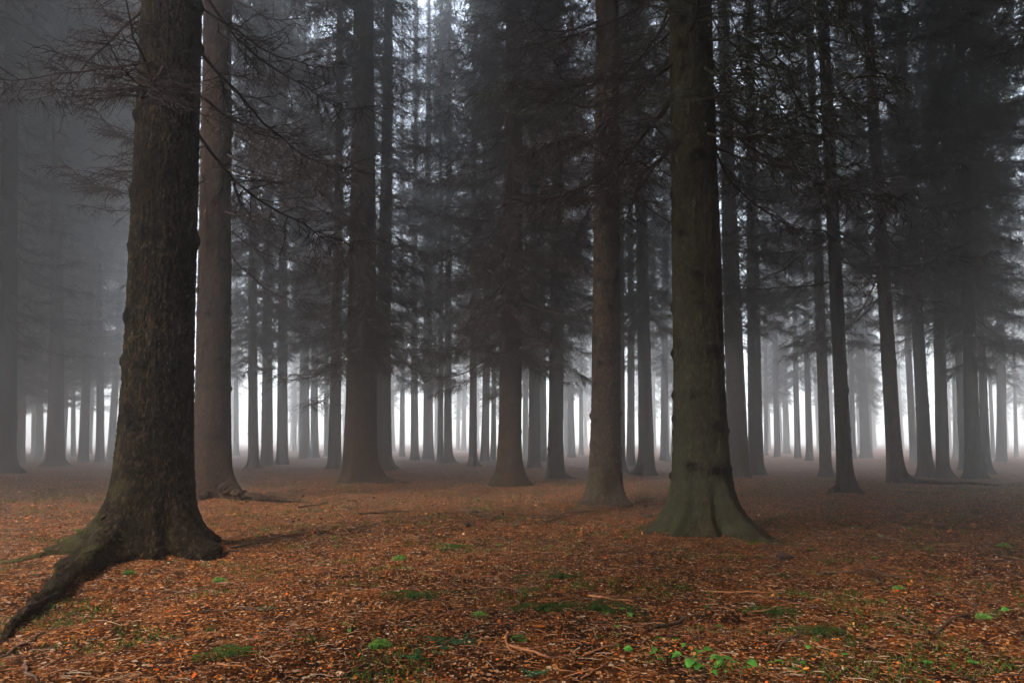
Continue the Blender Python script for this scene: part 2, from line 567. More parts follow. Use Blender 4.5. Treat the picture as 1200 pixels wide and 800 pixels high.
def root_mesh(pts, radii, seed, squash=0.8, sides=28, n=110):
    """A surface root through pts (local x, y, height above ground line)."""
    g = np.random.default_rng(seed)
    pts, radii = np.asarray(pts, float), np.asarray(radii, float)
    t0, t = np.linspace(0, 1, len(pts)), np.linspace(0, 1, n)

    def smooth(v):
        w = np.interp(t, t0, v)
        for _ in range(10):
            w[1:-1] = (w[:-2] + 2 * w[1:-1] + w[2:]) / 4
        return w
    C = np.stack([smooth(pts[:, k]) for k in range(3)], 1)
    C[:, :2] += 0.022 * np.cumsum(g.normal(0, 0.3, (n, 2)), 0)
    rr = smooth(radii)
    T = np.gradient(C, axis=0)
    T /= np.linalg.norm(T, axis=1, keepdims=True)
    A = np.cross(T, [0, 0, 1.0])
    A /= np.linalg.norm(A, axis=1, keepdims=True)
    B = np.cross(A, T)
    th = np.linspace(0, 2 * np.pi, sides, endpoint=False)
    TH, K = np.meshgrid(th, np.arange(n))
    rad = rr[:, None] * (1 + 0.45 * vnoise(TH * 1.3 + seed, K * 0.13) + 0.30 * vnoise(TH * 3 + seed, K * 0.3) + 0.2 * vnoise(TH * 7 + seed, K * 0.8))
    V = C[:, None] + rad[..., None] * (np.cos(th)[None, :, None] * A[:, None] + squash * np.sin(th)[None, :, None] * B[:, None])
    idx = np.arange(n * sides).reshape(n, sides)
    a, b = idx[:-1], idx[1:]
    Q = np.stack([a, np.roll(a, -1, 1), np.roll(b, -1, 1), b], -1).reshape(-1, 4)
    return mesh_from("surface_root", V.reshape(-1, 3), Q, cols=np.ones((n * sides, 3)))


FAR_TRUNKS = {}
for mat in (BARK_BROWN, BARK_DARK):
    for i in range(4):
        me = trunk_mesh(500 + i, 0.27, 0, bend=[0.05, 0.1, 0.03, 0.14][i], flare=[1, 1.3, .8, 1.1][i])
        me.materials.append(mat)
        FAR_TRUNKS.setdefault(mat.name, []).append(me)
MID_TRUNKS = []
for i in range(5):
    me = trunk_mesh(520 + i, 0.27, 1, bend=[0.03, 0.06, 0.02, 0.07, 0.04][i], flare=[0.7, 1.0, 0.6, 1.2, 0.8][i],
                    lobes=[(g_, 0.5 + 0.9 * ((j_ * 7 + i * 3) % 5) / 4, 0.2 + 0.05 * j_, 0.12 + 0.06 * ((j_ + i) % 3)) for j_, g_ in enumerate(np.random.default_rng(i).uniform(0, 6.28, 4))])
    me.materials.append(BARK_BROWN)
    MID_TRUNKS.append(me)

# ------------------------------------------------------------------ the named trees: x at the base, base y, top x at the frame's upper edge, trunk width at y=500 (all photo pixels)
MAJOR = [
    # key, base x, base y, top x, width, label, short name
    ("edge", 4, 556, 15, 27, "dark grey spruce trunk cut by the left edge of the view", "edge trunk"),
    ("flared", 65, 547, 68, 19, "grey spruce with flared foot in fog left of the huge trunk", "flared grey trunk"),
    ("huge", 178, 648, 201, 80, "huge dark rough spruce trunk with one thick mossy root reaching forward", "huge dark trunk"),
    ("second", 248, 586, 254, 43, "reddish brown spruce close behind the huge trunk, root sweeping right", "reddish trunk"),
    ("broad", 422, 565, 426, 37, "broad dark spruce bristling with dead branch whorls on both sides", "broad bristly trunk"),
    ("middle", 597, 569, 602, 27, "dark brown spruce at mid picture with dense drooping dead branches", "middle brown trunk"),
    ("slim", 651, 562, 653, 17, "slim dark spruce just left of the speckled trunk", "slim dark trunk"),
    ("speckled", 709, 590, 711, 33, "lighter brown speckled spruce trunk, clean of branches, wide foot", "speckled trunk"),
    ("mossy", 823, 620, 806, 60, "thick greenish mossy spruce with splayed roots right of centre", "mossy green trunk"),
    ("leaning", 991, 579, 962, 18, "thin dark spruce tilting left, nearest one right of the mossy trunk", "tilted thin trunk"),
    ("curved", 1050, 568, 1014, 18, "thin spruce with long root trailing right along the ground", "trailing root trunk"),
    ("stout", 1141, 561, 1122, 18, "stoutest dark spruce at the far right in front of white fog", "stout right trunk"),
]
# base x, base y, top x, width
MINOR = [
    (24, 541, 34, 11), (39, 533, 40, 5), (47, 536, 48, 9), (86, 534, 86, 6), (117, 541, 119, 10),
    (277, 534, 279, 6), (297, 551, 299, 12), (313, 546, 316, 13), (331, 544, 333, 13), (357, 538, 358, 12), (369, 537, 370, 9), (383, 534, 384, 6),
    (392, 551, 398, 14), (449, 553, 452, 19), (471, 535, 472, 6), (486, 541, 487, 9), (502, 539, 503, 12), (516, 543, 517, 7), (525, 545, 526, 9),
    (554, 550, 557, 9), (568, 543, 569, 9), (578, 541, 579, 6), (616, 536, 617, 7), (626, 552, 627, 13), (636, 543, 636, 9), (670, 537, 669, 8), (681, 534, 681, 5),
    (728, 556, 727, 9), (739, 546, 738, 9), (758, 558, 748, 17), (779, 541, 776, 9), (790, 538, 787, 7),
    (866, 560, 850, 23), (886, 556, 874, 17), (898, 534, 892, 5), (911, 537, 902, 7), (935, 538, 925, 7), (949, 540, 935, 8), (968, 558, 945, 14),
    (1000, 538, 984, 7), (1015, 537, 1000, 12), (1071, 541, 1052, 9), (1085, 558, 1058, 16), (1105, 559, 1085, 15), (1120, 537, 1106, 6), (1129, 550, 1108, 9),
    (1156, 554, 1140, 11), (1164, 536, 1148, 5), (1174, 543, 1158, 12), (1191, 535, 1176, 5),
]

TREES = []           # x, y, r, lean, px, half width px
anchors = {}


def solve(bx, by, tx, w):
    x, y = on_ground(bx, by)
    tX, tZ = at_depth(tx, 0, y)
    lean = (tX - x) / tZ
    r = 0.5 * w / F_PX * y / math.sqrt(1 + ((bx - 600) / F_PX) ** 2)
    return x, y, r, lean


def tree(x, y, lean_x, lean_y=0.0, name="spruce_tree", rz=0.0):
    return empty(name, (x, y, float(ground_z(x, y, False))), (-lean_y, lean_x, 0))


# soil raised round the nearer trees (before anything is placed on it)
for key, bx, by, tx, w, *_ in MAJOR:
    x, y, r, lean = solve(bx, by, tx, w)
    MOUNDS.append((x, y, 0.10 if key == "huge" else 0.05, r * 2.2 + 0.15))

MAJOR_CFG = {   # detail, bark, lobes, root list (points with height, radii), flare
    "huge": dict(detail=3, mat=BARK_DARK, flare=1.6, lobes=[(R(256), 0.9, 0.34, 0.36), (R(262), 1.0, 0.2, 0.2), (R(195), 0.75, 0.4, 0.24), (R(-25), 0.7, 0.30, 0.28), (R(-60), 0.5, 0.14, 0.2)],
                 roots=[([(-0.10, -0.20, 0.46), (-0.12, -0.45, 0.30), (-0.02, -0.90, 0.14), (0.14, -1.40, 0.085), (0.36, -1.95, 0.05), (0.52, -2.35, 0.03), (0.66, -2.75, 0.012), (0.82, -3.2, -0.05)], [0.15, 0.14, 0.105, 0.085, 0.066, 0.048, 0.028, 0.008]),
                        ([(-0.15, -0.05, 0.34), (-0.42, -0.12, 0.13), (-0.68, -0.22, 0.05), (-1.05, -0.36, 0.015), (-1.6, -0.45, -0.06)], [0.13, 0.10, 0.055, 0.035, 0.02])]),
    "second": dict(detail=2, mat=BARK_BROWN, flare=0.75, lobes=[(R(-20), 1.1, 0.38, 0.34), (R(240), 0.4, 0.3, 0.3)],
                   roots=[([(0.15, -0.1, 0.30), (0.50, -0.22, 0.10), (0.85, -0.32, 0.04), (1.3, -0.36, 0.015), (1.9, -0.5, -0.06)], [0.17, 0.13, 0.085, 0.05, 0.03]),
                          ([(-0.02, -0.2, 0.28), (0.02, -0.42, 0.08), (0.05, -0.7, -0.06)], [0.10, 0.08, 0.04])]),
    "mossy": dict(detail=2, mat=BARK_MOSSY, flare=0.85, lobes=[(R(-62), 1.1, 0.26, 0.42), (R(-68), 1.4, 0.15, 0.18), (R(-72), 1.6, 0.09, 0.08), (R(228), 0.9, 0.16, 0.22), (R(266), 0.55, 0.12, 0.16), (R(-20), 0.8, 0.18, 0.25), (R(195), 0.95, 0.45, 0.28), (R(255), 0.5, 0.4, 0.2)],
                  roots=[]),
    "speckled": dict(detail=2, mat=BARK_SPECK, flare=1.0, lobes=[(R(-50), 0.6, 0.4, 0.24), (R(200), 0.6, 0.4, 0.22), (R(265), 0.4, 0.3, 0.2)], roots=[]),
    "broad": dict(detail=1, mat=BARK_BROWN, flare=0.6, lobes=[(R(-15), 0.9, 0.4, 0.3), (R(250), 0.7, 0.3, 0.25)],
                  roots=[([(0.15, -0.08, 0.25), (0.55, -0.15, 0.07), (1.0, -0.22, 0.02), (1.5, -0.3, -0.06)], [0.14, 0.10, 0.06, 0.03])]),
    "middle": dict(detail=1, mat=BARK_BROWN, flare=0.8, lobes=[(R(-20), 0.7, 0.4, 0.3), (R(215), 0.7, 0.4, 0.3)], roots=[]),
    "slim": dict(detail=1, mat=BARK_DARK, flare=0.8, lobes=[(R(-30), 0.7, 0.4, 0.2)], roots=[([(0.1, -0.05, 0.14), (0.4, -0.1, 0.04), (0.9, -0.12, -0.04)], [0.08, 0.05, 0.02])]),
    "leaning": dict(detail=1, mat=BARK_DARK, flare=0.9, lobes=[(R(-40), 0.9, 0.4, 0.22), (R(200), 0.6, 0.4, 0.2)],
                    roots=[([(-0.08, -0.05, 0.14), (-0.35, -0.12, 0.03), (-0.7, -0.2, -0.05)], [0.08, 0.05, 0.02])]),
    "curved": dict(detail=1, mat=BARK_BROWN, flare=0.8, lobes=[(R(-10), 1.1, 0.4, 0.22)],
                   roots=[([(0.1, -0.03, 0.16), (0.45, -0.08, 0.05), (1.0, -0.1, 0.03), (1.7, -0.25, 0.015), (2.5, -0.3, -0.06)], [0.11, 0.08, 0.055, 0.04, 0.02])]),
    "stout": dict(detail=1, mat=BARK_DARK, flare=1.0, lobes=[(R(-20), 0.8, 0.4, 0.26), (R(200), 0.7, 0.4, 0.24)], roots=[]),
    "edge": dict(detail=1, mat=BARK_DARK, flare=0.9, lobes=[(R(-10), 1.1, 0.45, 0.3)], roots=[([(0.15, -0.05, 0.2), (0.5, -0.1, 0.05), (1.0, -0.2, -0.05)], [0.12, 0.07, 0.03])]),
    "flared": dict(detail=1, mat=BARK_BROWN, flare=1.2, lobes=[(R(-15), 1.1, 0.4, 0.26), (R(215), 0.6, 0.4, 0.2)], roots=[]),
}
# dead boughs one can follow: z from, z to, how many per whorl, whorl step, length factor, needled share
BOUGHS = {
    "huge": (4.3, 6.2, 3, 0.40, 0.85, 0.0), "second": (4.6, 11, 4, 0.42, 1.0, 0.0), "mossy": (4.9, 8.0, 5, 0.38, 1.0, 0.35), "speckled": (5.6, 10, 3, 0.5, 1.0, 0.1),
    "broad": (3.5, 13.0, 8, 0.58, 0.95, 0.0), "middle": (3.3, 12.5, 8, 0.60, 0.92, 0.0), "slim": (4.2, 12.5, 6, 0.50, 0.85, 0.0),
    "leaning": (4.6, 11, 4, 0.42, 1.0, 0.0), "curved": (4.8, 12, 4, 0.46, 1.0, 0.0), "stout": (4.4, 14, 5, 0.56, 1.05, 0.0),
    "edge": (4.8, 14, 5, 0.6, 1.0, 0.0), "flared": (5.2, 15, 5, 0.6, 1.0, 0.0),
}


def add_boughs(root, key, r, seed):
    z0, z1, k, step, lf, nd = BOUGHS[key]
    g = np.random.default_rng(seed)
    z, count = z0, 0
    while z < z1 and count < 98:
        a0 = g.uniform(0, 6.28)
        for i in range(k):
            if g.random() < 0.14:
                continue
            a = a0 + i * 6.283 / k + g.normal(0, 0.28)
            zz = z + g.normal(0, 0.10)
            me = NEEDLED[int(g.integers(3))] if g.random() < nd else NEAR[int(g.integers(8))]
            sc = lf * g.uniform(0.65, 1.15)
            o = link("branch", me, None, root)
            o.matrix_local = Matrix(place_matrix(a, g.uniform(-0.45, 0.10), r * float(trunk_r(zz)) * 0.82, zz, sc, g.normal(0, 0.3)).tolist())
            count += 1
        z += step * g.uniform(0.75, 1.3)
    return z


for i, (key, bx, by, tx, w, label, short) in enumerate(MAJOR):
    x, y, r, lean = solve(bx, by, tx, w)
    cfg = MAJOR_CFG[key]
    t = tree(x, y, lean)
    tag(t, label, "tree", "spruces of the misty forest")
    me = trunk_mesh(600 + i, r, cfg["detail"], cfg["lobes"], cfg["flare"], bend=0.02)
    link("trunk", me, cfg["mat"], t)
    for j, (pts, radii) in enumerate(cfg["roots"]):
        k = r / {"huge": 0.335, "second": 0.31, "mossy": 0.315, "broad": 0.38}.get(key, r)
        gz = float(ground_z(x, y, False))
        P = [(px_ * k, py_ * k, pz_ * k + (float(ground_z(x + px_ * k, y + py_ * k, False)) - gz) * (1 if jj else 0)) for jj, (px_, py_, pz_) in enumerate(pts)]
        link("surface_root", root_mesh(P, np.array(radii) * k, 700 + i * 5 + j), cfg["mat"], t)
    ztop = add_boughs(t, key, r, 40 + i)
    if key in ("broad", "middle", "slim", "stout"):      # the bristly ones: finer dead twigs all the way down
        link("dead_branches", SKIRT[i % 2], None, t, rot=(0, 0, i * 2.3), scale=(0.9, 0.9, 1.0))
    if y > 10 and key != "huge":
        link("dead_branches", UPPER[i % 3], None, t, loc=(0, 0, ztop - 9.2), rot=(0, 0, i * 1.1), scale=(0.95, 0.95, 1.0))
    thin = float(np.interp(y, [8, 14, 30], [1.3, 1.0, 0.6 if bx > 260 else 1.4]))
    link("crown", LIVES[i % N_LIVE], None, t, rot=(0, 0, random.uniform(0, 6.28)), scale=(thin, thin, 1))
    TREES.append((x, y, r, lean, bx, w / 2))

cands = [("minor", *solve(*m), m[0]) for m in MINOR]


def far_ok(x, y, r):
    px, _ = project(x, y, 1.5)
    hw = r / y * F_PX
    for X, Y, RR, le, bpx, bhw in TREES + [(c[1], c[2], c[3], c[4], c[5], c[3] / c[2] * F_PX) for c in cands]:
        ox, _ = project(X, Y, 1.5)
        if abs(px - ox) < max(hw, bhw) * 0.6 + hw * 0.9:
            return False
        if (X - x) ** 2 + (Y - y) ** 2 < 2.6 ** 2:
            return False
    return True


gf = np.random.default_rng(77)
tries = 0
n_far = 0
while n_far < 4 and tries < 6000:
    tries += 1
    y = gf.uniform(42, 64)
    x = gf.uniform(-0.78, 0.78) * y
    r = gf.uniform(0.17, 0.30)
    px, _ = project(x, y, 1.5)
    if -10 < px < 1210 and far_ok(x, y, r):
        cands.append(("far", x, y, r, gf.normal(0, 0.006), px))
        n_far += 1

tries = 0
n_far = 0
while n_far < 34 and tries < 12000:
    tries += 1
    y = gf.uniform(70, 105)
    x = gf.uniform(-0.78, 0.78) * y
    r = gf.uniform(0.18, 0.30)
    px, _ = project(x, y, 1.5)
    if 255 < px < 1210 and far_ok(x, y, r):
        cands.append(("far", x, y, r, gf.normal(0, 0.006), px))
        n_far += 1

# a closed stand in the fog behind the left third
for y, px in [(33, 15), (37, 100), (41, 60), (46, 132), (49, 12), (52, 75), (56, 105), (60, 45)]:
    x = (px - 600) / F_PX * y
    cands.append(("far", x, y, 0.23, 0.0, px))

# trees just beyond the frame's sides whose boughs hang into it
SIDE = [(-12.6, 12.4, 0.26), (-15.5, 16.2, 0.27), (-21, 22, 0.27), (-26, 29, 0.28), (-33, 38, 0.27), (10.4, 10.2, 0.26), (14.2, 15.4, 0.27), (18.5, 20.5, 0.28), (24, 27.5, 0.27), (31, 36, 0.27)]

mx = [(project(*(solve(b, c, d, e)[:2]), 1.5)[0], s) for _, b, c, d, e, _, s in MAJOR]
mx.sort()
ORD = ["first", "second", "third", "fourth", "fifth", "sixth", "seventh", "eighth", "ninth", "tenth", "eleventh", "twelfth", "thirteenth", "fourteenth", "fifteenth", "sixteenth", "seventeenth", "eighteenth", "nineteenth", "twentieth", "twenty-first", "twenty-second"]
slots = {}
for c in cands:
    px = project(c[1], c[2], 1.5)[0]
    s = sum(1 for p, _ in mx if p < px)
    slots.setdefault(s, []).append((px, c))
gt = np.random.default_rng(5)
for s, lst in sorted(slots.items()):
    lst.sort(key=lambda q: q[0])
    for k, (px, (kind, x, y, r, lean, bpx)) in enumerate(lst):
        d = math.hypot(x, y)
        look = "dark slim" if d < 26 else "grey hazy" if d < 42 else "faint pale"
        if s == 0:
            lab = f"{look} spruce, {ORD[k]} from the left edge, left of the edge trunk"
        elif s == len(mx):
            lab = f"{look} spruce in fog, {ORD[k]} past the {mx[-1][1]} to the right edge"
        else:
            lab = f"{look} spruce, {ORD[k]} from left between the {mx[s - 1][1]} and the {mx[s][1]}"
        t = tree(x, y, lean, gt.normal(0, 0.01))
        tag(t, lab, "tree", "spruces of the misty forest")
        sc = r / 0.27
        rz = gt.uniform(0, 6.28)
        me = MID_TRUNKS[int(gt.integers(5))] if d < 34 else FAR_TRUNKS[("bark_brown", "bark_dark")[int(gt.integers(2))]][int(gt.integers(4))]
        zs = gt.uniform(0.9, 1.06)
        link("trunk", me, None, t, rot=(0, 0, rz), scale=(sc, sc, zs))
        cs = gt.uniform(0.85, 1.1)
        thin = float(np.interp(y, [13, 22], [0.8, (0.15 if 430 < bpx < 560 else 0.38) if bpx > 260 else 1.4]))       # lean crowns towards the open field
        far = y > 36 and bpx > 260
        if far:
            thin *= 0.4
        link("dead_branches", DEADS[int(gt.integers(N_DEAD))], None, t, rot=(0, 0, gt.uniform(0, 6.28)), scale=(cs * (0.6 if far else 1), cs * (0.6 if far else 1), zs * gt.uniform(0.82, 1.05)))
        link("crown", LIVES[int(gt.integers(N_LIVE))], None, t, rot=(0, 0, gt.uniform(0, 6.28)), scale=(cs * thin, cs * thin, zs))

for k, (x, y, r) in enumerate(SIDE):
    t = tree(x, y, gt.normal(0, 0.008))
    side = "left" if x < 0 else "right"
    nth = sum(1 for X, Y, _ in SIDE[:k] if (X < 0) == (x < 0))
    tag(t, f"spruce past the {side} edge, {ORD[nth]} nearest, only its dark boughs reaching into view", "tree", "spruces of the misty forest")
    link("trunk", MID_TRUNKS[k % 5], None, t, rot=(0, 0, k), scale=(r / .27, r / .27, 1))
    link("dead_branches", DEADS[k % N_DEAD], None, t, rot=(0, 0, k * 1.7))
    link("crown", LIVES[k % N_LIVE], None, t, rot=(0, 0, k * 2.1), scale=(1.3 if x < 0 else 1.0, 1.3 if x < 0 else 1.0, 1))

# more of the wood, unseen, added behind and beside the camera for its shade
BEHIND = [(-3.0, 0.9), (3.2, 0.7), (0.2, -2.8), (6.6, -2.6), (5.4, 4.0), (10.3, 3.6), (-20.5, 6.0), (14.8, 7.0)]
for iy in range(4):
    for ix in range(-3, 5):
        if not (iy == 0 and ix in (-1, 0, 1)):
            BEHIND.append((ix * 4.6 + random.uniform(-0.9, 0.9) + (iy % 2) * 2.0, -3.0 - iy * 4.2 + random.uniform(-0.8, 0.8)))
gb = np.random.default_rng(31)
for sd_ in (-1, 1):
    for y in np.arange(6 if sd_ > 0 else 12.5, 28 if sd_ > 0 else 58, 5.2):
        for off in ((3.2, 8.5) if sd_ > 0 else (3.2, 7.6, 12, 16.5)):
            BEHIND.append((sd_ * (0.80 * y + off + gb.uniform(-1.2, 1.2)), y + gb.uniform(-1.5, 1.5)))
BEHIND = [p for p in BEHIND if not (p[0] < -2.5 and p[1] < -4.5) and not (-25 < p[0] < -3.5 and p[1] < 3) and all((p[0] - q[0]) ** 2 + (p[1] - q[1]) ** 2 > 4.5 for q in SIDE)]
for k, (x, y) in enumerate(BEHIND):
    t = tree(x, y, gt.normal(0, 0.008))
    tag(t, "spruce out of the picture, standing around the photographer or past the view's sides", "tree", "spruces out of the picture")
    link("trunk", MID_TRUNKS[k % 5], None, t, rot=(0, 0, k))
    link("dead_branches", DEADS[k % N_DEAD], None, t, rot=(0, 0, k * 1.3), scale=(.9, .9, 1.1))
    link("crown", LOW[k % 3], None, t, rot=(0, 0, k * 2.6), scale=(1.25, 1.25, 1))

gy_ = np.random.default_rng(8)
for k in range(30):  # unseen thicket, added to cut off low light from behind the camera
    x, y = -20 + k * 1.45, -9.5 - (k % 3) * 3.4 + gy_.normal(0, 0.6)
    if x > 9:
        y += (x - 9) * 0.9
    t = tag(tree(x, y, 0.0, name="added_young_spruce"), "dense young spruce out of the picture, added behind the camera to block low light", "tree", "young spruces out of the picture")
    link("crown", YOUNG[k % 2], None, t, rot=(0, 0, k * 1.9), scale=(0.8, 0.8, gy_.uniform(0.75, 1.0)))
    link("trunk", FAR_TRUNKS["bark_dark"][k % 4], None, t, scale=(0.35, 0.35, 0.38))

# ------------------------------------------------------------------ ground
def lines(*segs):
    out = [segs[0][0]]
    for a, b, n in segs:
        out += list(np.linspace(a, b, n + 1)[1:])
    return np.array(out)


gx = lines((-180, -45, 12), (-45, -14, 60), (-14, -7, 60), (-7, 7, 290), (7, 14, 60), (14, 45, 60), (45, 180, 12))
gy = lines((-60, 0, 15), (0, 2.4, 12), (2.4, 9, 165), (9, 20, 130), (20, 60, 120), (60, 240, 20))
XX, YY = np.meshgrid(gx, gy)
ZZ = ground_z(XX, YY)
idx = np.arange(XX.size).reshape(XX.shape)
Q = np.stack([idx[:-1, :-1], idx[:-1, 1:], idx[1:, 1:], idx[1:, :-1]], -1).reshape(-1, 4)
tag(link("ground", mesh_from("ground", np.stack([XX, YY, ZZ], -1).reshape(-1, 3), Q), GROUND), kind="structure")

# ------------------------------------------------------------------ litter on it
def scatter(n, y0, y1, spread=0.80, power=1.0):
    u = rng.random(n)
    y = (y0 ** (2 - power) + u * (y1 ** (2 - power) - y0 ** (2 - power))) ** (1 / (2 - power)) if power != 2 else y0 * (y1 / y0) ** u
    x = rng.uniform(-1, 1, n) * (spread * y + 0.3)
    return x, y


def rot_frames(n, tilt):
    az = rng.uniform(0, 6.283, n)
    up = np.stack([rng.normal(0, tilt, n), rng.normal(0, tilt, n), np.ones(n)], 1)
    up /= np.linalg.norm(up, axis=1, keepdims=True)
    a = np.stack([np.cos(az), np.sin(az), np.zeros(n)], 1)
    a -= up * (a * up).sum(1, keepdims=True)
    a /= np.linalg.norm(a, axis=1, keepdims=True)
    return a, np.cross(up, a), up


def flakes(n, y0, y1, size, palette, weights, power=1.3):
    x, y = scatter(n, y0, y1, power=power)
    keep = 0.9 * vnoise(x / 0.7 + 50, y / 0.45) + 0.5 * vnoise(x / 0.2 + 5, y / 0.15) + 0.22 * rng.normal(size=n) > -0.08
    x, y = x[keep], y[keep]
    n = len(x)
    z = ground_z(x, y)
    a, b, up = rot_frames(n, 0.45)
    s = size * rng.lognormal(0, 0.35, n)
    w = s * rng.uniform(0.45, 0.9, n)
    c = np.stack([x, y, z + s * 0.25], 1)
    curl = rng.uniform(-0.15, 0.5, n) * s
    # a curled scale: a 3 x 2 patch, pointed at one end
    V = np.empty((n, 6, 3))
    for j, (u, v) in enumerate(((-1, -.55), (-1, .55), (0, -1), (0, 1), (1, -.25), (1, .25))):
        V[:, j] = c + a * (u * s * 0.5)[:, None] + b * (v * w * 0.5)[:, None] + up * ((curl * (u * u))[:, None] * 0.5)
    q = np.array([[0, 1, 3, 2], [2, 3, 5, 4]])
    F = (np.arange(n) * 6)[:, None, None] + q[None]
    pal = np.array(palette)
    col = pal[rng.choice(len(pal), n, p=np.array(weights) / sum(weights))] * rng.uniform(0.7, 1.25, (n, 1))
    return V.reshape(-1, 3), F.reshape(-1, 4), np.repeat(col, 6, 0)


PAL = [(0.36, 0.100, 0.014), (0.16, 0.045, 0.010), (0.48, 0.18, 0.036), (0.46, 0.30, 0.17), (0.03, 0.012, 0.006), (0.44, 0.075, 0.009)]
s = Soup()
for args in ((66000, 2.6, 9, 0.0115, PAL, (5, 6, 3, 1.2, 7, 2)), (3000, 2.6, 9, 0.018, PAL, (6, 5, 4, 1.4, 3, 4)), (52000, 8, 30, 0.024, PAL, (6, 6, 3, 0.8, 5, 1.5))):
    v, q, c = flakes(*args)
    s.add(v, q, c)
tag(link("leaf_litter", s.mesh("leaf_litter", False), FLAKE), kind="stuff")

# needle-fine twiglets strewn everywhere
n = 16000
x, y = scatter(n, 2.6, 14, power=1.4)
a, b, up = rot_frames(n, 0.12)
ln = rng.lognormal(math.log(0.055), 0.5, n)
c = np.stack([x, y, ground_z(x, y) + 0.008], 1)
tt = np.linspace(-0.5, 0.5, 3)
P = c[:, None] + a[:, None] * (tt[None, :, None] * ln[:, None, None])
P[:, 1] += b * (rng.normal(0, 0.08, n) * ln)[:, None] + up * (0.05 * ln)[:, None]
v, q = tubes(P, np.full((n, 3), 0.0016) * rng.uniform(0.7, 1.6, n)[:, None], 3)
tw_pal = np.array([(0.16, 0.065, 0.03), (0.30, 0.14, 0.065), (0.05, 0.028, 0.02), (0.36, 0.26, 0.17)])
col = np.repeat(tw_pal[rng.choice(4, n, p=[.4, .25, .25, .1])], 9, 0)
s = Soup()
s.add(v, q, col)
tag(link("needle_debris", s.mesh("needle_debris"), FLAKE), kind="stuff")

# low moss film tufts in patches
n = 60000
x, y = scatter(n, 2.6, 18, power=1.3)
keep = vnoise(x / 0.55 + 11, y / 0.3 + 23) + 0.5 * vnoise(x / 0.14, y / 0.14) + 0.06 * rng.normal(size=n) > 0.26
near_root = ((x + 3.05) ** 2 + (y - 4.6) ** 2 < 0.16) & (rng.random(n) < 0.9)
x, y = x[keep | near_root], y[keep | near_root]
n = len(x)
c = np.stack([x, y, ground_z(x, y)], 1)
h = rng.uniform(0.008, 0.026, n) * (1 + y / 12)
d = np.stack([rng.normal(0, 0.5, n), rng.normal(0, 0.5, n), np.ones(n)], 1)
P = c[:, None] + d[:, None] * (np.array([0, 0.6, 1])[None, :, None] * h[:, None, None])
v, q = tubes(P, np.array([1.0, 0.8, 0.3])[None] * (0.0028 * (1 + y / 10))[:, None], 3)
col = np.repeat(np.array([(0.9, 0.85, 0.7)]) * rng.uniform(0.4, 1.1, (n, 1)), 9, 0)
s = Soup()
s.add(v, q, col)
tag(link("moss_film", s.mesh("moss_film"), MOSS), kind="stuff")


# ------------------------------------------------------------------ things lying and growing on the ground
def put(px, py):
    x, y = on_ground(px, py)
    for _ in range(3):
        x, y = on_ground(px, py, float(ground_z(x, y)))
    return x, y, float(ground_z(x, y))


def moss_cushion(seed, rx, ry, h, bright):
    g = np.random.default_rng(seed)
    s = Soup()
    nu, nv = 44, 9
    u, w = np.meshgrid(np.linspace(0, 2 * np.pi, nu, endpoint=False), np.linspace(0, 1, nv))
    rag = 0.16 if bright > 1 else 0.42
    out = lambda a_: 1 + rag * np.cos(3 * a_ + seed) + 0.6 * rag * np.cos(5 * a_ + 2 * seed) + 0.4 * rag * np.cos(9 * a_ + 3 * seed)
    rr = np.sin(w * np.pi / 2) * out(u)
    k_ = 1.0 if bright > 1 else 0.6
    V = np.stack([k_ * rx * rr * np.cos(u), k_ * ry * rr * np.sin(u), h * np.cos(w * np.pi / 2) - 0.006], -1)
    idx = np.arange(nu * nv).reshape(nv, nu)
    a, b = idx[:-1], idx[1:]
    s.add(V.reshape(-1, 3), np.stack([a, b, np.roll(b, -1, 1), np.roll(a, -1, 1)], -1).reshape(-1, 4), np.full((nu * nv, 3), 0.55) * bright)
    m = 900 if bright > 1 else 1500
    uu, ww = g.uniform(0, 6.283, m), np.sqrt(g.random(m))
    spread_ = 1.0 if bright > 1 else 1.7
    m_ = 1.0 if bright > 1 else 0.6
    r2 = np.sin(ww * np.pi / 2) * out(uu) * spread_
    B = np.stack([rx * r2 * np.cos(uu), ry * r2 * np.sin(uu), h * np.cos(ww * np.pi / 2) - 0.004], -1)
    D = np.stack([np.cos(uu) * ww, np.sin(uu) * ww, 1.1 - ww * 0.6], -1) + g.normal(0, 0.35, (m, 3))
    P = B[:, None] + D[:, None] * (np.array([0, .5, 1.0])[None, :, None] * g.uniform(0.005, 0.013, m)[:, None, None])
    v, q = tubes(P, np.tile(np.array([0.0016, 0.0014, 0.0005]), (m, 1)), 3)
    s.add(v, q, np.repeat(np.full((m, 3), 1.0) * bright * g.uniform(0.6, 1.3, (m, 1)), 9, 0))
    return s.mesh("moss_cushion")


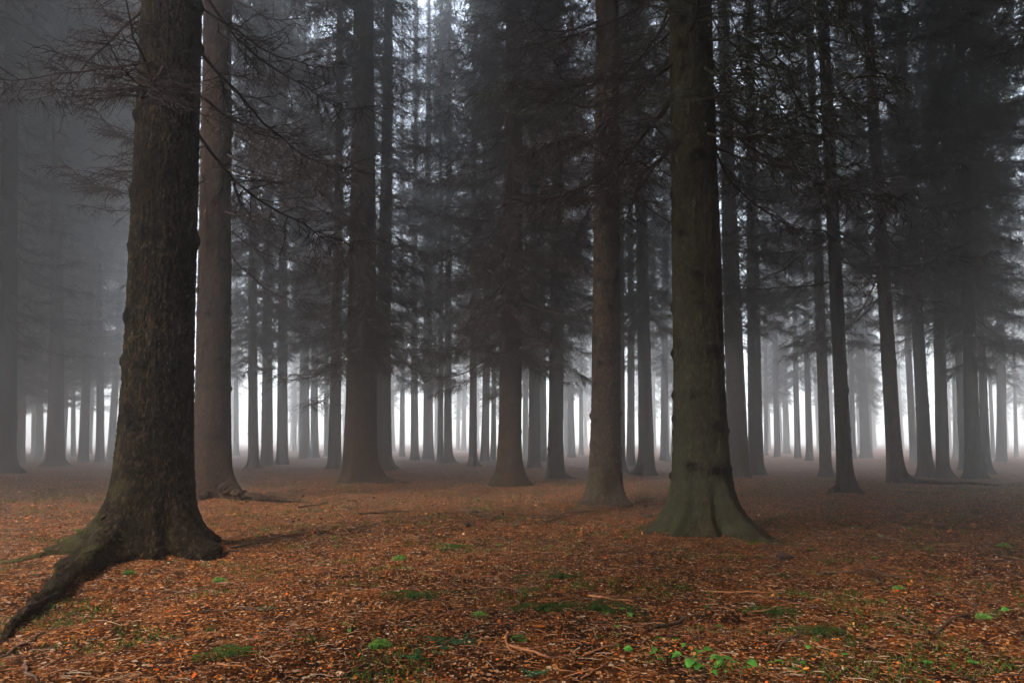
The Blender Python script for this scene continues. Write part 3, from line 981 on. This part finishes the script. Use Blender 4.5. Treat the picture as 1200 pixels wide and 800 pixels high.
CUSH = [  # px, py, rx (m), brightness, label
    (446, 757, 0.050, 2.4, "vivid green moss cushion, large round one near the bottom edge"),
    (562, 722, 0.038, 2.4, "vivid green moss cushion above the dark sprig at bottom middle"),
    (469, 655, 0.058, 2.0, "vivid green moss cushion midway to the broad bristly trunk"),
    (608, 750, 0.032, 1.5, "small mid green moss cushion right of the dark sprig"),
    (257, 681, 0.045, 2.2, "bright green moss cushion right below the huge dark trunk"),
    (151, 672, 0.040, 1.8, "bright green moss cushion against the thick mossy root"),
    (272, 766, 0.085, 0.75, "dark green flat moss pillow in the bottom left foreground"),
    (660, 677, 0.19, 0.50, "long dark moss strip in front of the speckled trunk"),
    (705, 714, 0.14, 0.50, "long dark moss strip beside the reddish bark strips"),
    (640, 713, 0.10, 0.55, "dark moss pad left of the reddish bark strips"),
    (485, 698, 0.11, 0.55, "dark moss pad in the litter left of middle foreground"),
    (526, 640, 0.09, 0.8, "dull green moss pad far out below the middle brown trunk"),
    (1053, 690, 0.030, 2.4, "lime moss cushion right of the dead stick clump"),
    (1152, 724, 0.035, 2.3, "lime moss cushion near the right foreground twigs"),
    (1176, 640, 0.060, 2.0, "bright moss cushion at the right below the stout right trunk"),
    (965, 740, 0.10, 0.5, "dark moss pad between the bottom seedlings and dead stick"),
    (910, 716, 0.10, 0.5, "dark moss pad below the mossy green trunk at right"),
]
for i, (px, py, rx, br, lab) in enumerate(CUSH):
    x, y, z = put(px, py)
    o = link("moss_clump", moss_cushion(i + 1, rx, rx * 0.7, rx * (0.62 if br > 1 else 0.22), br), MOSS, loc=(x, y, z), rot=(0, 0, 0.0))
    tag(o, lab, "moss", "moss cushions on the forest floor")


def leaf_mesh(seed, L=0.05):
    g = np.random.default_rng(seed)
    t = np.linspace(0, 1, 7)
    w = 0.40 * L * np.sin(np.pi * np.clip(t * 0.97 + 0.02, 0, 1)) ** 0.7 * (1 - 0.15 * t)
    w *= 1 + 0.10 * (np.arange(7) % 2)
    x = L * t
    zz = 0.14 * L * np.sin(t * 3) - 0.16 * L * t ** 2
    V = []
    for i in range(7):
        for k in (-1, -.5, 0, .5, 1):
            V.append((x[i], k * w[i], zz[i] + 0.22 * abs(k) * w[i]))
    Q = [(r_ * 5 + c_, r_ * 5 + c_ + 1, r_ * 5 + c_ + 6, r_ * 5 + c_ + 5) for r_ in range(6) for c_ in range(4)]
    me = mesh_from("leaf", V, np.array(Q))
    me.materials.append(LEAF)
    return me


LEAVES = [leaf_mesh(i, L) for i, L in enumerate((0.022, 0.031, 0.041))]


def seedling(px, py, size, n, lab, seed, spread=1.0):
    g = np.random.default_rng(seed)
    x, y, z = put(px, py)
    t = tag(empty("seedling", (x, y, z)), lab, "plant", "green seedlings in the litter")
    H = 0.09 * size
    stemP = np.zeros((1, 6, 3))
    stemP[0, :, 2] = np.linspace(-0.01, H, 6)
    stemP[0, :, 0] = np.cumsum(g.normal(0, 0.005, 6)) * size
    stemP[0, :, 1] = np.cumsum(g.normal(0, 0.005, 6)) * size
    v, q = tubes(stemP, np.linspace(0.0022, 0.0012, 6)[None] * size, 6)
    link("stem", mesh_from("stem", v, q), STEM, t)
    for i in range(n):
        az = i * 2.4 + g.normal(0, 0.3)
        f = g.uniform(0.45, 1.0)
        base = np.array([np.interp(f * 5, range(6), stemP[0, :, k]) for k in range(3)])
        tip = base + np.array([math.cos(az), math.sin(az), g.uniform(-0.1, 0.5)]) * size * g.uniform(0.02, 0.085) * spread
        sv, sq = tubes(np.linspace(base, tip, 3)[None], np.full((1, 3), 0.0009 * size), 4)
        pet = link("leaf_stalk", mesh_from("leaf_stalk", sv, sq), STEM, t)
        lf = link("leaf", LEAVES[int(g.integers(3))], None, t, loc=tuple(tip), rot=(g.normal(0, .25), g.normal(0.1, .25), az + g.normal(0, .4)), scale=(size,) * 3)


SEED = [
    (757, 786, 1.0, 7, "leafy green seedling at the bottom edge right of middle"),
    (812, 790, 1.35, 16, "largest leafy green seedling at the bottom edge, spreading wide"),
    (918, 790, 0.9, 6, "small three leaved seedling at the bottom edge far right"),
    (868, 799, 1.1, 6, "green seedling cut by the bottom edge between two others"),
    (848, 797, 0.8, 5, "yellowish green sprout hugging the largest leafy seedling"),
    (720, 741, 0.8, 5, "small seedling beside a pale twig above the bottom seedlings"),
    (712, 762, 0.8, 4, "short seedling left of the leafy ones at the bottom"),
    (410, 742, 0.8, 5, "low seedling left of the round vivid moss cushion"),
    (495, 682, 0.8, 4, "low seedling above the dark sprig in the middle litter"),
    (945, 764, 0.7, 4, "tiny seedling with narrow leaves right of the bottom trio"),
    (736, 727, 0.9, 3, "upright seedling in front of the reddish bark strips"),
    (1195, 733, 1.0, 5, "green seedling at the right edge of the foreground"),
    (340, 575, 1.7, 6, "pale green weed beyond the reddish trunk's sweeping root"),
    (80, 583, 1.7, 6, "pale green weed on the litter left of the huge trunk"),
    (10, 578, 1.7, 6, "pale green weed by the left edge below the edge trunk"),
    (373, 624, 1.2, 4, "lone green weed on open litter right of the huge trunk"),
    (395, 640, 1.2, 4, "green weed on open litter below the broad bristly trunk"),
]
for i, a in enumerate(SEED):
    seedling(*a, seed=900 + i, spread=1.2 if i == 1 else 1.0)

# tiny bright sprouts, each a pinch of leaves
sp = Soup()
for k in range(7):
    az = k * 0.9
    P = np.array([[(0, 0, 0), (0.012 * math.cos(az), 0.012 * math.sin(az), 0.012), (0.024 * math.cos(az), 0.024 * math.sin(az), 0.012)]])
    v, q = tubes(P, np.array([[0.003, 0.006, 0.002]]), 4)
    sp.add(v, q)
sprout0 = sp.mesh("sprout")
sprout0.materials.append(LEAF)
SPR = [(603, 615), (660, 613), (697, 617), (733, 630), (460, 614), (555, 618), (646, 640), (667, 650), (713, 617), (505, 622), (560, 585), (880, 640), (946, 629), (950, 645), (956, 622), (1003, 617), (1033, 628), (1066, 620),
       (1063, 670), (1025, 655), (1048, 648), (1120, 612), (1130, 628), (828, 712), (842, 735), (885, 676), (1100, 698), (1088, 778), (990, 768), (1140, 778), (1190, 641), (300, 628), (312, 624), (394, 641), (350, 624), (90, 622), (60, 607), (455, 605), (585, 640), (520, 644)]
for i, (px, py) in enumerate(SPR):
    x, y, z = put(px, py)
    k = random.uniform(0.7, 1.25) * (1 + max(0, y - 6) * 0.08)
    o = link("sprout", sprout0, None, None, (x, y, z), (0, 0, i), (k, k, k))
    tag(o, "tiny bright green sprout dotting the open litter between the trunks", "sprout", "tiny sprouts in the litter")


def twig_thing(px0, py0, px1, py1, r, lab, seed, forks=2, mat=FALLEN, lift=0.02, cat="twig"):
    g = np.random.default_rng(seed)
    a, b = np.array(put(px0, py0)), np.array(put(px1, py1))
    n = 12
    t = np.linspace(0, 1, n)
    P = a[None] * (1 - t[:, None]) + b[None] * t[:, None]
    L = np.linalg.norm(b - a)
    perp = np.array([-(b - a)[1], (b - a)[0], 0]) / L
    P += perp[None] * (np.cumsum(g.normal(0, 0.02, n)) * L)[:, None] * np.sin(t * 3.14)[:, None]
    P[:, 2] = ground_z(P[:, 0], P[:, 1]) + r * 0.6 + lift * L * np.sin(t * 3.14) * g.uniform(0.2, 1)
    o0 = P[0].copy()
    s = Soup()
    v, q = tubes((P - o0)[None], np.linspace(r, r * 0.45, n)[None], 6)
    s.add(v, q)
    for k in range(forks):
        i = int(g.integers(2, n - 2))
        d = (P[i + 1] - P[i]) / np.linalg.norm(P[i + 1] - P[i])
        d = d + perp * g.choice([-1, 1]) * g.uniform(0.5, 1.1) + np.array([0, 0, g.uniform(0.0, 0.35)])
        ll = L * g.uniform(0.12, 0.35)
        Q_ = P[i][None] - o0 + d[None] * (np.linspace(0, 1, 5)[:, None] * ll)
        v, q = tubes(Q_[None], np.linspace(r * 0.55, r * 0.2, 5)[None], 5)
        s.add(v, q)
    o = link("fallen_twig", s.mesh("fallen_twig"), mat, None, tuple(o0))
    return tag(o, lab, cat, "fallen twigs on the forest floor")


TW = [
    (270, 643, 345, 627, .012, "dark crooked twig lying right of the huge trunk's foot", 3, FALLEN),
    (300, 642, 320, 625, .008, "short dark twig tip crossing the crooked twig by the huge trunk", 1, FALLEN),
    (420, 603, 478, 600, .022, "dark fallen stick on open litter below the broad bristly trunk", 3, FALLEN),
    (540, 598, 575, 606, .018, "dark fallen stick below and left of the middle brown trunk", 3, FALLEN),
    (640, 612, 702, 600, .016, "dark forked stick left in front of the speckled trunk", 3, FALLEN),
    (280, 645, 255, 655, .010, "stub of wood touching the huge trunk's right foot", 0, FALLEN),
    (595, 742, 600, 765, .010, "short pale upright looking twig at the bottom middle", 0, FALLEN_RED),
    (596, 757, 645, 772, .009, "reddish bent twig at the bottom middle foreground", 2, FALLEN_RED),
    (684, 768, 730, 745, .006, "pale thin straw twig sloping up to the small seedling", 1, FALLEN_RED),
    (680, 795, 712, 776, .006, "pale thin straw twig at the bottom edge, lower of two", 0, FALLEN_RED),
    (690, 698, 742, 705, .010, "reddish bark strip, upper one right of middle foreground", 3, FALLEN_RED),
    (690, 706, 726, 700, .008, "reddish bark strip crossing under another right of middle", 1, FALLEN_RED),
    (826, 692, 918, 694, .008, "long straight reddish twig lying in front of the mossy trunk", 1, FALLEN_RED),
    (875, 718, 925, 712, .008, "reddish twig lying right of the mossy trunk's moss pads", 2, FALLEN_RED),
    (1095, 745, 1140, 703, .008, "long dark twig slanting up at the right foreground", 3, FALLEN),
    (1010, 660, 1040, 690, .010, "dead dark stick with side twigs right of the mossy trunk", 5, FALLEN),
    (960, 672, 1020, 668, .008, "thin dark twig left of the dead stick at right", 3, FALLEN),
    (910, 764, 940, 735, .007, "dark twig sloping up above the right bottom seedling", 1, FALLEN),
    (1040, 718, 1100, 745, .008, "dark sagging twig at the right foreground litter", 2, FALLEN),
    (760, 740, 810, 722, .010, "dark twig above the largest leafy seedling", 1, FALLEN),
    (210, 765, 222, 790, .004, "pale hair thin straw in the bottom left foreground", 0, FALLEN_RED),
    (255, 778, 296, 786, .006, "reddish twig near the bottom left edge litter", 1, FALLEN_RED),
    (5, 770, 60, 738, .010, "dark root like twig at the bottom left corner", 2, FALLEN),
    (150, 692, 270, 692, .006, "thin dark twig lying across the litter before the huge trunk", 2, FALLEN),
    (230, 720, 330, 712, .006, "thin dark twig lying lower before the huge trunk", 2, FALLEN),
    (30, 778, 44, 800, .012, "dark twig stub cut by the bottom left edge", 0, FALLEN),
    (400, 795, 440, 770, .009, "dark twig left of the dark sprig at the bottom edge", 1, FALLEN),
    (1060, 575, 1115, 582, .020, "dark stick beyond the trailing root at right", 2, FALLEN),
    (350, 595, 385, 590, .02, "dark stick on litter right of the reddish trunk's root", 2, FALLEN),
]
for i, (a, b, c, d, r, lab, fk, mt) in enumerate(TW):
    twig_thing(a, b, c, d, r, lab, 1200 + i, fk, mt)

# green spruce sprigs blown down
for i, (px, py, sc, rz, lab) in enumerate([(505, 757, 0.42, 0.25, "dark green fallen spruce sprig, biggest, at bottom middle"), (560, 752, 0.26, 2.9, "small dark green spruce sprig right of the biggest one"),
                                            (470, 775, 0.30, 0.8, "dark green spruce sprig left of the biggest one"), (625, 797, 0.30, 1.4, "dark green spruce sprig cut by the bottom edge"),
                                            (300, 715, 0.24, 0.3, "faded green spruce sprig before the huge trunk")]):
    x, y, z = put(px, py)
    s = Soup()
    branch_soup(s, 1500 + i, 1.0, n_sec=16, n_ter=16, r0=0.010, r_ter=0.007, droop=0.02, lift=0.0, ter_len=(0.05, 0.11), needles=True, bare=0.05)
    vv = np.concatenate(s.v)
    vv[:, 2] = np.clip(vv[:, 2], -0.05, 0.12)
    me = mesh_from("sprig", vv * sc, np.concatenate(s.q))
    me.materials.append(simple_mat("sprig_needles", (0.018, 0.050, 0.018), (0.045, 0.10, 0.035), 20.0))
    tag(link("fallen_sprig", me, None, None, (x, y, z + 0.015), (0, 0, rz)), lab, "sprig", "green sprigs on the forest floor")


def cone_mesh(seed):
    s = Soup()
    nz_, nu = 15, 14
    u, k = np.meshgrid(np.linspace(0, 2 * np.pi, nu, endpoint=False), np.arange(nz_))
    t = k / (nz_ - 1)
    rr = 0.020 * np.sin(np.pi * (0.06 + 0.90 * t)) ** 0.7 * (1 + 0.22 * (((k + np.arange(nu)[None]) % 2) - 0.5))
    V = np.stack([0.10 * (t - 0.5), rr * np.cos(u), rr * np.sin(u)], -1).reshape(-1, 3)
    idx = np.arange(nz_ * nu).reshape(nz_, nu)
    a, b = idx[:-1], idx[1:]
    s.add(V, np.stack([a, b, np.roll(b, -1, 1), np.roll(a, -1, 1)], -1).reshape(-1, 4))
    me = s.mesh("cone", False)
    me.materials.append(CONE)
    return me


CM = cone_mesh(1)
for i, (px, py, k, lab) in enumerate([(768, 593, 1.9, "dark spruce cone between the speckled and mossy trunks, upper right one"), (756, 594, 1.7, "dark spruce cone between the speckled and mossy trunks, left one"),
                                       (758, 605, 2.0, "dark spruce cone lying in front of two others near the mossy trunk"), (555, 602, 1.6, "dark spruce cone beside the stick below the middle trunk"),
                                       (593, 634, 1.3, "dark spruce cone on open litter in the middle"), (920, 655, 1.7, "dark spruce cone right of the mossy trunk's root tip"),
                                       (548, 616, 1.5, "dark spruce cone left of others below the middle brown trunk"), (1142, 603, 1.8, "dark spruce cone far right below the stout trunk")]):
    x, y, z = put(px, py)
    tag(link("spruce_cone", CM, None, None, (x, y, z + 0.012 * k), (0.2, 0.1, i * 1.3), (k, k, k)), lab, "cone", "fallen spruce cones")

# ------------------------------------------------------------------ air
HAZE_D = 0.0135
v = np.array([(sx, sy, sz) for sz in (-1.6, 37.5) for sy in (-70, 260) for sx in (-200, 200)], float)
q = np.array([(0, 2, 3, 1), (4, 5, 7, 6), (0, 1, 5, 4), (2, 6, 7, 3), (0, 4, 6, 2), (1, 3, 7, 5)])
hm = bpy.data.materials.new("haze")
hm.use_nodes = True
nt = hm.node_tree
nt.nodes.remove(nt.nodes["Principled BSDF"])
pv = nt.nodes.new("ShaderNodeVolumePrincipled")
pv.inputs["Color"].default_value = (0.96, 0.95, 0.93, 1)
pv.inputs["Density"].default_value = HAZE_D
pv.inputs["Density Attribute"].default_value = ""
pv.inputs["Temperature Attribute"].default_value = ""
pv.inputs["Anisotropy"].default_value = 0.86
nt.links.new(pv.outputs[0], nt.nodes["Material Output"].inputs["Volume"])
hm.cycles.homogeneous_volume = True
tag(link("haze", mesh_from("haze", v, q, smooth=False), hm), kind="stuff")

# ------------------------------------------------------------------ light
SUN_EL, SUN_AZ = R(47), R(222)          # azimuth from +y, clockwise: behind the camera on the left, veiled by cloud
w = bpy.data.worlds.new("World")
S.world = w
w.use_nodes = True
wn = w.node_tree
bg = wn.nodes["Background"]
sky = wn.nodes.new("ShaderNodeTexSky")
sky.sky_type = "NISHITA"
sky.sun_disc = False
sky.sun_elevation, sky.sun_rotation = SUN_EL, SUN_AZ
sky.dust_density = 0.6
sky.air_density = 1.0
hsv = wn.nodes.new("ShaderNodeHueSaturation")      # an overcast sky: the same light, greyer
hsv.inputs["Saturation"].default_value = 0.48
wn.links.new(sky.outputs[0], hsv.inputs["Color"])
wn.links.new(hsv.outputs[0], bg.inputs[0])
bg.inputs[1].default_value = 0.15
sd = bpy.data.lights.new("sun", "SUN")
sd.energy, sd.angle, sd.color = 1.1, R(14), (1.0, 0.985, 0.96)
sun = bpy.data.objects.new("sun", sd)
COL.objects.link(sun)
dirn = Vector((math.sin(SUN_AZ) * math.cos(SUN_EL), math.cos(SUN_AZ) * math.cos(SUN_EL), math.sin(SUN_EL)))
sun.rotation_euler = dirn.to_track_quat("Z", "Y").to_euler()

S.view_settings.view_transform = "Standard"
S.view_settings.look = "None"
S.view_settings.gamma = 1.0
S.view_settings.exposure = 2.68
S.render.engine = "CYCLES"
c = S.cycles
c.use_denoising = True
c.denoiser = "OPENIMAGEDENOISE"
c.denoising_input_passes = "RGB_ALBEDO_NORMAL"
c.denoising_prefilter = "ACCURATE"
c.max_bounces, c.diffuse_bounces, c.glossy_bounces, c.transmission_bounces, c.volume_bounces, c.transparent_max_bounces = 6, 3, 2, 2, 4, 4
c.sample_clamp_indirect = 6.0
c.caustics_reflective = c.caustics_refractive = False
